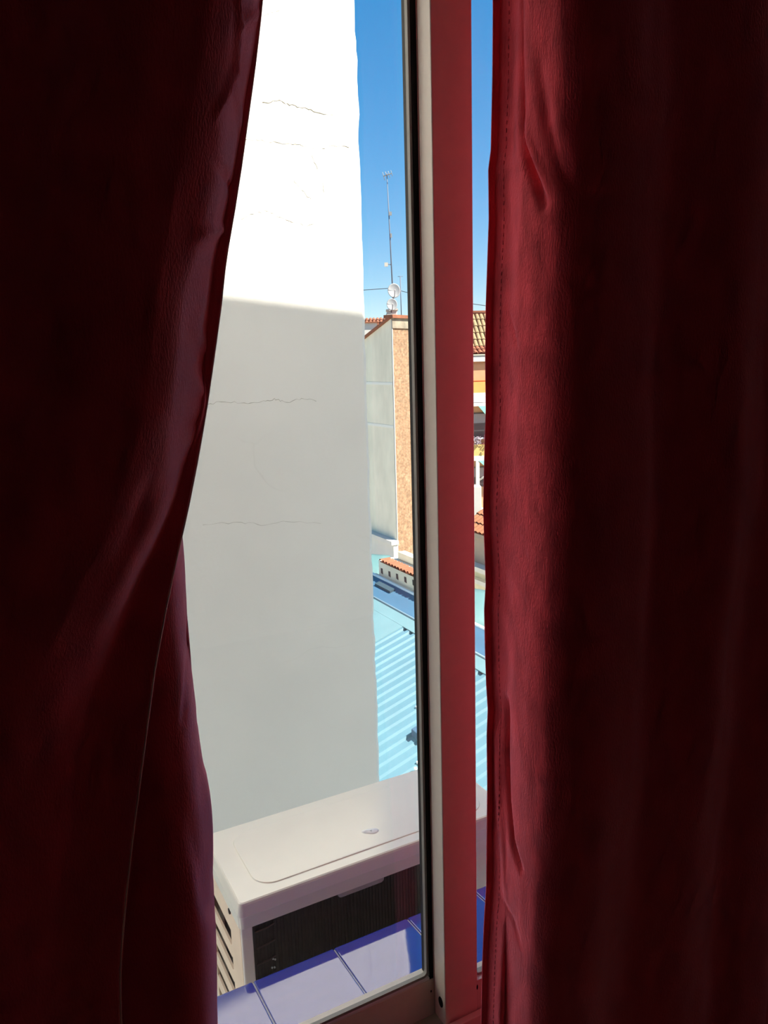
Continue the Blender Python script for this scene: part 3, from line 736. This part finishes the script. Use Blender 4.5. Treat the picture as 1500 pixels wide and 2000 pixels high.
# ------------------------------------------------------------------ brick building
brick_m = mat_brick('sunlit_brick')
grey_pla = mat('grey_plaster', (0.74, 0.70, 0.56), 0.9, 0.14, 0.7, stretch=(1, 1, .4))
D0 = at_d(764.5, 622, 35.0)
a1 = Vector((0.91, 0.41, 0)).normalized(); n1 = Vector((0.41, -0.91, 0)).normalized()
ztop_b = D0.z
bb_l = at_x(716, 660, D0.x)                       # the roof edge falls away along the grey gable
brk = thing('brick_building', 'tall brick building with a blank grey plaster side and clay coping', 'building', (D0.x, D0.y, -12))
W = 3.0
c0 = Vector((D0.x, D0.y, 0)); c1 = c0 + a1 * W
sl_g = (bb_l.z - D0.z) / (bb_l.y - D0.y)
dep = 4.0
def vz(p, z): return (p.x, p.y, z)
bk = MB(); bk.prism([vz(c0, -12), vz(c1, -12), vz(c1, ztop_b), vz(c0, ztop_b)], Vector((0, .3, 0)))
o = bk.build('brick_face', brick_m, brk)
g0_ = c0 + Vector((-.01, .03, 0)); g1_ = c0 + Vector((0, dep, 0))
b = MB(); b.prism([vz(g0_, -12), vz(g1_, -12), vz(g1_, ztop_b + sl_g * dep), vz(g0_, ztop_b)], a1 * .25); b.build('plaster_face', grey_pla, brk)
for py in (749, 831):
    z = at_x(745, py, D0.x).z; b = MB(); b.box(D0.x - .02, D0.x, D0.y + .03, D0.y + dep, z - .06, z + .06); b.build('floor_band', mat('pale_band', (.74, .74, .67), .9), brk)
zpl = at_x(745, 1050, D0.x).z
b = MB(); b.box(D0.x - .25, D0.x, D0.y - .1, D0.y + dep, -12, zpl); b.build('plinth', white_p, brk)
b = MB(); b.box(D0.x - .38, D0.x, D0.y - .15, D0.y + dep, zpl, zpl + .18); b.build('plinth_ledge', white_p, brk)
b = MB(); b.obox(c0 + n1 * .03 + Vector((-.015, 0, zpl)), a1 * .06, -n1 * .04, (0, 0, ztop_b - .05 - zpl)); b.build('corner_strip', mat('corner_pale', (.40, .40, .36), .8), brk)
# clay coping along the brick front and along the falling grey edge
b = MB(); b.obox(c0 + n1 * .14 + Vector((0, 0, ztop_b + .02)) - a1 * .1, a1 * (W + .1), -n1 * .5, (0, 0, .14)); b.build('coping', terra, brk)
b = MB(); b.obox(c0 + n1 * .05 + Vector((0, 0, ztop_b - .42)), a1 * W, -n1 * .06, (0, 0, .44)); b.build('stone_band', mat('stone_band', (.26, .22, .16), .9, .35, 2.5), brk)
b = MB(); b.prism([vz(g0_, ztop_b), vz(g1_, ztop_b + sl_g * dep), vz(g1_, ztop_b + sl_g * dep + .10), vz(g0_, ztop_b + .10)], (-.12, 0, 0)); b.build('verge_tiles', terra, brk)
b = MB(); b.prism([vz(g0_, ztop_b - .01), vz(c1, ztop_b - .01), vz(c1 + Vector((0, dep, 0)), ztop_b + sl_g * dep), vz(g1_, ztop_b + sl_g * dep)], (0, 0, .04)); b.build('roof', terra, brk)

# ------------------------------------------------------------------ red tiled house behind, left of the brick corner
RD = 46.0
p_l = at_d(690, 668, RD)
th = thing('tiled_house', 'white house with red clay tile roof behind the grey plaster wall', 'house', (p_l.x, p_l.y, -12))
er = AX_R.copy(); er.z = 0; er.normalize(); ef = Vector((-er.y, er.x, 0))
b = tiled(p_l, er, ef + Vector((0, 0, .42)), 15, 9, .22, .42); o = b.build('roof_tiles', terra, th); o['kind'] = 'stuff'
b = MB(); b.obox(Vector((p_l.x, p_l.y, -12)) + ef * .2, er * 3.3, ef * 3.2, (0, 0, p_l.z + 12)); b.build('wall', white_p, th)
q = at_d(725, 643, RD + .3); b = MB(); b.obox(q - er * .45 - Vector((0, 0, .5)), er * .8, ef * .8, (0, 0, .85)); b.build('dormer', white_p, th)
b = MB(); b.obox(q - er * .55 + Vector((0, 0, .35)) - ef * .1, er * 1.0, ef * 1.0, (0, 0, .08)); b.build('dormer_roof', terra, th)

# ------------------------------------------------------------------ dishes, masts and cable on the brick roof
dish_m = mat('white_dish', (0.27, 0.27, 0.27), 0.6); mast_m = mat('grey_mast', (0.10, 0.12, 0.16), 0.6)
base_p = at_d(762, 618, 35.8)
ped = thing('roof_pedestal', 'white sloped masonry chimney block on the brick roof under the satellite dishes', 'chimney', tuple(base_p))
q0, q1, q2, q3 = at_d(744, 626, 35.8), at_d(779, 626, 35.8), at_d(775, 605, 35.8), at_d(756, 607, 35.8)
back = ef * .7
b = MB(); b.prism([q0 - Vector((0, 0, .5)), q1 - Vector((0, 0, .5)), q2, q3], back); b.build('block', white_p, ped, bevel=.04)
b = MB(); b.obox(q3 + Vector((0, 0, -.01)) - er * .05 - ef * .04, (q2 - q3) + er * .1, back + ef * .08, (0, 0, .07)); b.build('cap', white_p, ped)
def dish(px, py, rad_px, label, d=35.6, tilt=.25):
    c = at_d(px, py, d); Rr = rad_px * d * 1.02 / F
    t = thing('satellite_dish', label, 'satellite dish', tuple(c - Vector((0, 0, Rr))), 'satellite dishes on the brick roof')
    ax = (-(ef) * math.cos(tilt) + Vector((0, 0, math.sin(tilt))) + er * .12).normalized()
    uu = ax.cross(Vector((0, 0, 1))).normalized(); ww = uu.cross(ax)
    if ww.z < 0: ww = -ww
    rows_ = []
    for k in range(9):
        rr2 = Rr * k / 8
        rows_.append([c + ax * (.22 * (rr2 / Rr) ** 2 * Rr - .1 * Rr) + uu * (rr2 * math.cos(a) * .93) + ww * (rr2 * math.sin(a) * 1.08) for a in [2 * math.pi * j / 28 for j in range(29)]])
    bb = MB(); bb.grid(rows_); bb.build('reflector', dish_m, t, solid=.02)
    f = c + ax * Rr * 1.05 - ww * Rr * .25
    bb = MB(); bb.tube([c - ww * Rr * .98, f], .018, 6); bb.build('feed_arm', mast_m, t)
    bb = MB(); bb.tube([f, f - (f - c).normalized() * .12], .04, 8); bb.build('feed_horn', mat('feed_grey', (.45, .42, .40), .6), t)
    bb = MB(); bb.tube([c - ax * .08, c - ax * .25, c - ax * .25 - Vector((0, 0, Rr * 1.05))], .03, 8); bb.build('mount_pole', mast_m, t)
dish(769.5, 568, 12.5, 'upper white satellite dish mounted above the white chimney block')
dish(765.5, 595, 10.5, 'lower white satellite dish just over the white chimney block', d=35.3)
mp0, mp1 = at_d(769, 606, 36.2), at_d(755.5, 338, 36.2)
mast = thing('antenna_mast', 'tall thin television antenna mast leaning over the brick roof', 'antenna', tuple(mp0))
b = MB(); b.tube([mp0 - Vector((0, 0, .4)), mp0.lerp(mp1, .5), mp1], [.036, .028, .018], 8); b.build('pole', mast_m, mast)
def yagi(c, d, ln, n, el, name):
    d = Vector(d).normalized(); s = Vector((0, 0, 1)).cross(d).normalized(); up = Vector((0, 0, 1))
    bb = MB(); bb.tube([c - d * ln * .4, c + d * ln * .6], .022, 6); o = bb.build(name, dish_m, mast)
    for k in range(n):
        p = c + d * ln * (-.4 + k / (n - 1)); bb = MB(); L_ = el * (1 - .4 * k / n)
        bb.tube([p - up * L_ * .5 + s * L_ * .3, p + up * L_ * .5 - s * L_ * .3], .014, 5); bb.build('element', dish_m, o)
top = at_d(755.5, 342, 36.2)
yagi(top, er * .8 - ef * .5 + Vector((0, 0, .15)), .42, 4, .30, 'top_aerial')
b = MB(); b.obox(at_d(759.5, 420, 36.1), er * .13, ef * .12, (0, 0, .14)); b.build('amplifier_box', dish_m, mast)
b = MB(); b.obox(at_d(762.5, 464, 36.1), er * .07, ef * .08, (0, 0, .18)); b.build('junction_box', dish_m, mast)
q = at_d(764, 517, 36.2); b = MB(); b.tube([q, at_d(753, 515, 36.2)], .02, 6); o = b.build('side_arm', mast_m, mast)
b = MB(); b.obox(at_d(751, 520, 36.1), er * .16, ef * .15, (0, 0, .16)); b.build('side_aerial', mat('aerial_tan', (.55, .50, .42), .6), o)
q0, q1 = at_d(784, 622, 37), at_d(782, 540, 37)
rp = thing('roof_pole', 'short thin bare pole on the brick roof beside the satellite dishes', 'pole', tuple(q0))
b = MB(); b.tube([q0 - Vector((0, 0, .4)), q1], .022, 6); b.build('pole', mast_m, rp); b = MB(); b.tube([q1 + er * .12, q1 - er * .12], .012, 5); b.build('crossbar', mast_m, rp)
wire_m = mat('cable_black', (.05, .07, .09), .6)
cp = [at_d(px, py, d) for px, py, d in ((640, 573, 40), (716, 566, 39.5), (762, 563, 39), (803, 573, 38.6), (870, 586, 38), (948, 597, 37.4), (1050, 606, 36.6))]
b = MB(); b.tube(cp, .016, 6); tag(b.build('overhead_cable', wire_m), 'thin dark cable strung across the sky above the roofs', 'cable')

# ------------------------------------------------------------------ teal canopies
teal = mat('teal_canvas', (0.075, 0.165, 0.165), 0.7, 0.08, 4)
def canopy(px_r, py_top, py_bot, d, depth, width, label, ribs=4):
    c = at_d(px_r, py_top, d); zb2 = at_d(px_r, py_bot, d).z; H = c.z - zb2
    t = thing('canopy', label, 'awning', (c.x, c.y, -12))
    rws = []
    for i in range(9):
        s_ = -i / 8 * width
        rws.append([c + er * s_ - er * (.5 * (1 - math.cos(k / 8 * math.pi / 2)) * H) + ef * (-depth * math.sin(k / 8 * math.pi / 2)) + Vector((0, 0, -H * (1 - math.cos(k / 8 * math.pi / 2)) + .08 * math.sin(i / 8 * math.pi))) for k in range(9)])
    bb = MB(); bb.grid(rws); bb.build('canvas', teal, t, solid=.02)
    for i in (0, 4, 8):
        bb = MB(); bb.tube([Vector(p) - Vector((0, 0, .03)) for p in rws[i]], .02, 6); bb.build('rib', mast_m, t)
    for i in (0, 8):
        p = Vector(rws[i][8]); bb = MB(); bb.tube([(p.x, p.y, -12), p - Vector((0, 0, .02))], .03, 6); bb.build('post', mast_m, t)
canopy(762, 1085, 1112, 24.0, 1.2, 2.4, 'teal canvas canopy below the grey plaster wall')
canopy(960, 1156, 1195, 17.0, 1.4, 1.0, 'teal canvas canopy below the beige house wall')

# ------------------------------------------------------------------ beige house
BX = at_d(937, 1040, 25.0)
bh = thing('beige_house', 'beige house with orange clay eave and pale ledges below the apartment block', 'house', (BX.x, BX.y, -12))
zE = BX.z
y0_, y1_ = BX.y - 3.5, BX.y + 1.1
beige = mat('beige_render', (0.40, 0.31, 0.22), .9, .12, 1.5)
b = MB(); b.box(BX.x, BX.x + 4, y0_, y1_, -12, zE); b.build('wall', beige, bh)
b = MB(); b.box(BX.x - .12, BX.x, y0_, y1_, zE - .16, zE - .02); b.build('gutter', mat('gutter_brown', (.34, .28, .20), .6), bh)
b = tiled((BX.x - .18, y0_, zE), (0, 1, 0), (1, 0, .55), int((y1_ - y0_) / .22), 6); o = b.build('roof_tiles', mat('orange_tiles', (.27, .105, .045), .85, .2, 3), bh); o['kind'] = 'stuff'
z1_ = at_x(937, 1102, BX.x).z; z2_ = at_x(937, 1150, BX.x).z
b = MB(); b.box(BX.x - .35, BX.x, y0_, y1_, z1_ - .14, z1_ + .02); b.build('ledge', cream, bh)
b = MB(); b.box(BX.x - .10, BX.x, y0_, y1_, z2_, z1_ - .14); b.build('lower_band', mat('pale_yellow', (.72, .66, .44), .9, .1, 2), bh)
b = MB(); b.box(BX.x - .30, BX.x, y0_, y1_, z2_ + .28, z2_ + .42); b.build('ledge', cream, bh)
q = at_d(932, 985, 26.6); b = MB(); b.obox(q - er * .35 - Vector((0, 0, .6)), er * .50, ef * .5, (0, 0, 1.22)); b.build('chimney', white_p, bh, bevel=.02)

# ------------------------------------------------------------------ apartment block with balconies
a2 = Vector((0.95, -0.31, 0)).normalized(); n2 = Vector((-0.31, -0.95, 0)).normalized()
A0 = at_d(937, 700, 38.0); A0.z = 0
ab = thing('apartment_building', 'sunny apartment block with tan tiled roof, white balcony slabs and awnings', 'building', (A0.x, A0.y, -12))
def zz(py): return at(937, py, A0, n2).z
U0, U1 = -0.45, 9.5
def fb(u0, u1, d0, d1, z0, z1, name, material, parent=ab, bevel=0):
    bb = MB(); bb.obox(A0 + a2 * u0 + n2 * d0 + Vector((0, 0, z0)), a2 * (u1 - u0), n2 * (d1 - d0), (0, 0, z1 - z0)); return bb.build(name, material, parent, bevel=bevel)
ochre = mat('ochre_render', (0.50, 0.28, 0.15), .9, .12, 1.2)
fb(U0, U1, -2.5, 0, -12, zz(697), 'wall', ochre)
fb(U0 - .1, U1 + .1, -2.5, .22, zz(706), zz(697.5), 'cornice', white_p)
fb(U0 - .1, U1 + .1, -2.5, .18, zz(697.5), zz(694), 'gutter', mat('gutter_grey', (.40, .38, .35), .6))
E0 = A0 + a2 * (U0 - .1) + n2 * .25 + Vector((0, 0, zz(692)))
b = tiled(E0, a2, -n2 + Vector((0, 0, .45)), 46, 2, .22, .42); o = b.build('eave_tiles', terra, ab); o['kind'] = 'stuff'
E1 = E0 + (-n2 + Vector((0, 0, .45))).normalized() * .84
b = tiled(E1, a2, -n2 + Vector((0, 0, 1.1)), 46, 5, .22, .45); o = b.build('roof_tiles', terra_y, ab); o['kind'] = 'stuff'
E2 = E1 + (-n2 + Vector((0, 0, 1.1))).normalized() * 2.28
b = MB(); b.tube([E2, E2 + a2 * 10.1], .14, 8); b.build('ridge', terra, ab)
awn_o = mat('orange_awning', (.75, .30, .08), .8, .08, 3); awn_g = mat('green_awning', (.22, .60, .46), .8, .06, 3); ylw = mat('yellow_panel', (.55, .38, .13), .8, .12, 2)
rail_m = mat('lilac_grey_panel', (.55, .55, .60), .7)
dark_w = mat('dark_window', (.06, .055, .06), .25); plant_m = mat('magenta_flowers', (.24, .05, .09), .8, .4, 8); shut = mat('brown_shutter', (.50, .27, .14), .8, .1, 3)
# top floor
for u in (-.45, 2.2, 4.9, 7.4):
    w_ = fb(u, u + 1.05, 0, .04, zz(745), zz(709), 'window', shut); fb(u + .08, u + .97, .04, .06, zz(743), zz(711), 'pane', shut if u < 0 else dark_w, w_)
fb(-.55, U1, 0, .4, zz(771.5), zz(766.5), 'balcony_floor', white_p)
fb(-.50, .62, .02, .38, zz(770), zz(746), 'orange_blind', awn_o)
fb(-.62, U1, .02, .42, zz(785), zz(771.5), 'balcony_parapet', rail_m)
fb(-.7, U1, 0, .50, zz(792), zz(786), 'balcony_slab', white_p)
def awning(u0, u1, zt, zb, out, name):
    bb = MB(); p = A0 + a2 * u0 + Vector((0, 0, zt)); q = p + n2 * out + Vector((0, 0, zb - zt)); bb.prism([p, q, q - Vector((0, 0, .03)), p - Vector((0, 0, .03))], a2 * (u1 - u0)); return bb.build(name, awn_g, ab)
for py0, py1, py2 in ((792, 811, 855), (897, 912, 950)):
    bb = MB(); p = A0 + n2 * .52
    pts3 = [p + a2 * u + Vector((0, 0, z)) for u, z in ((-.24, zz(py0)), (2.3, zz(py0)), (2.3, zz(py1 + 4)), (.17, zz(py1)))]
    bb.prism(pts3, n2 * .04); bb.build('awning', awn_g, ab)
    for u in (-.45, 2.6, 5.4):
        w_ = fb(u, u + 1.5, 0, .05, zz(py2), zz(py0 + 14), 'window', dark_w); fb(u + .06, u + .7, .05, .07, zz(py0 + 34), zz(py0 + 16), 'pane', mat('grey_pane', (.28, .25, .26), .3), w_); fb(u + .76, u + 1.44, .05, .07, zz(py0 + 34), zz(py0 + 16), 'pane', MATS['grey_pane'], w_)
for u, w_ in ((-.5, .35), (.06, .5), (2.4, .6)):
    bb = MB()
    for k in range(60):
        c = A0 + a2 * (u + random.random() * w_) + n2 * (.40 + random.random() * .25) + Vector((0, 0, zz(868) + random.random() * .42)); s_ = random.uniform(.05, .09)
        bb.obox(c, Vector((random.uniform(-1, 1), random.uniform(-1, 1), random.uniform(-.4, 1))).normalized() * s_, Vector((random.uniform(-1, 1), random.uniform(-1, 1), .4)).normalized() * s_, (0, 0, .01))
    o = bb.build('balcony_flowers', plant_m if u > 0 else mat('grey_leaves', (.30, .26, .30), .8, .3, 8), ab); o['kind'] = 'stuff'
fb(-.62, U1, .38, .42, zz(856), zz(853), 'handrail', rail_m)
fb(-.62, U1, .30, .46, zz(888), zz(867), 'balcony_parapet', ylw)
fb(-.7, U1, 0, .50, zz(897), zz(888), 'balcony_slab', white_p)
fb(-.37, -.20, .42, .54, zz(1010), zz(897), 'balcony_post', white_p)
bb = MB(); p = A0 + n2 * .5; bb.tube([p + a2 * -.2 + Vector((0, 0, zz(934))), p + a2 * .5 + Vector((0, 0, zz(919)))], .05, 6); bb.build('awning_arm', white_p, ab)
fb(-.62, U1, 0, .50, zz(1000), zz(992), 'balcony_slab', white_p)
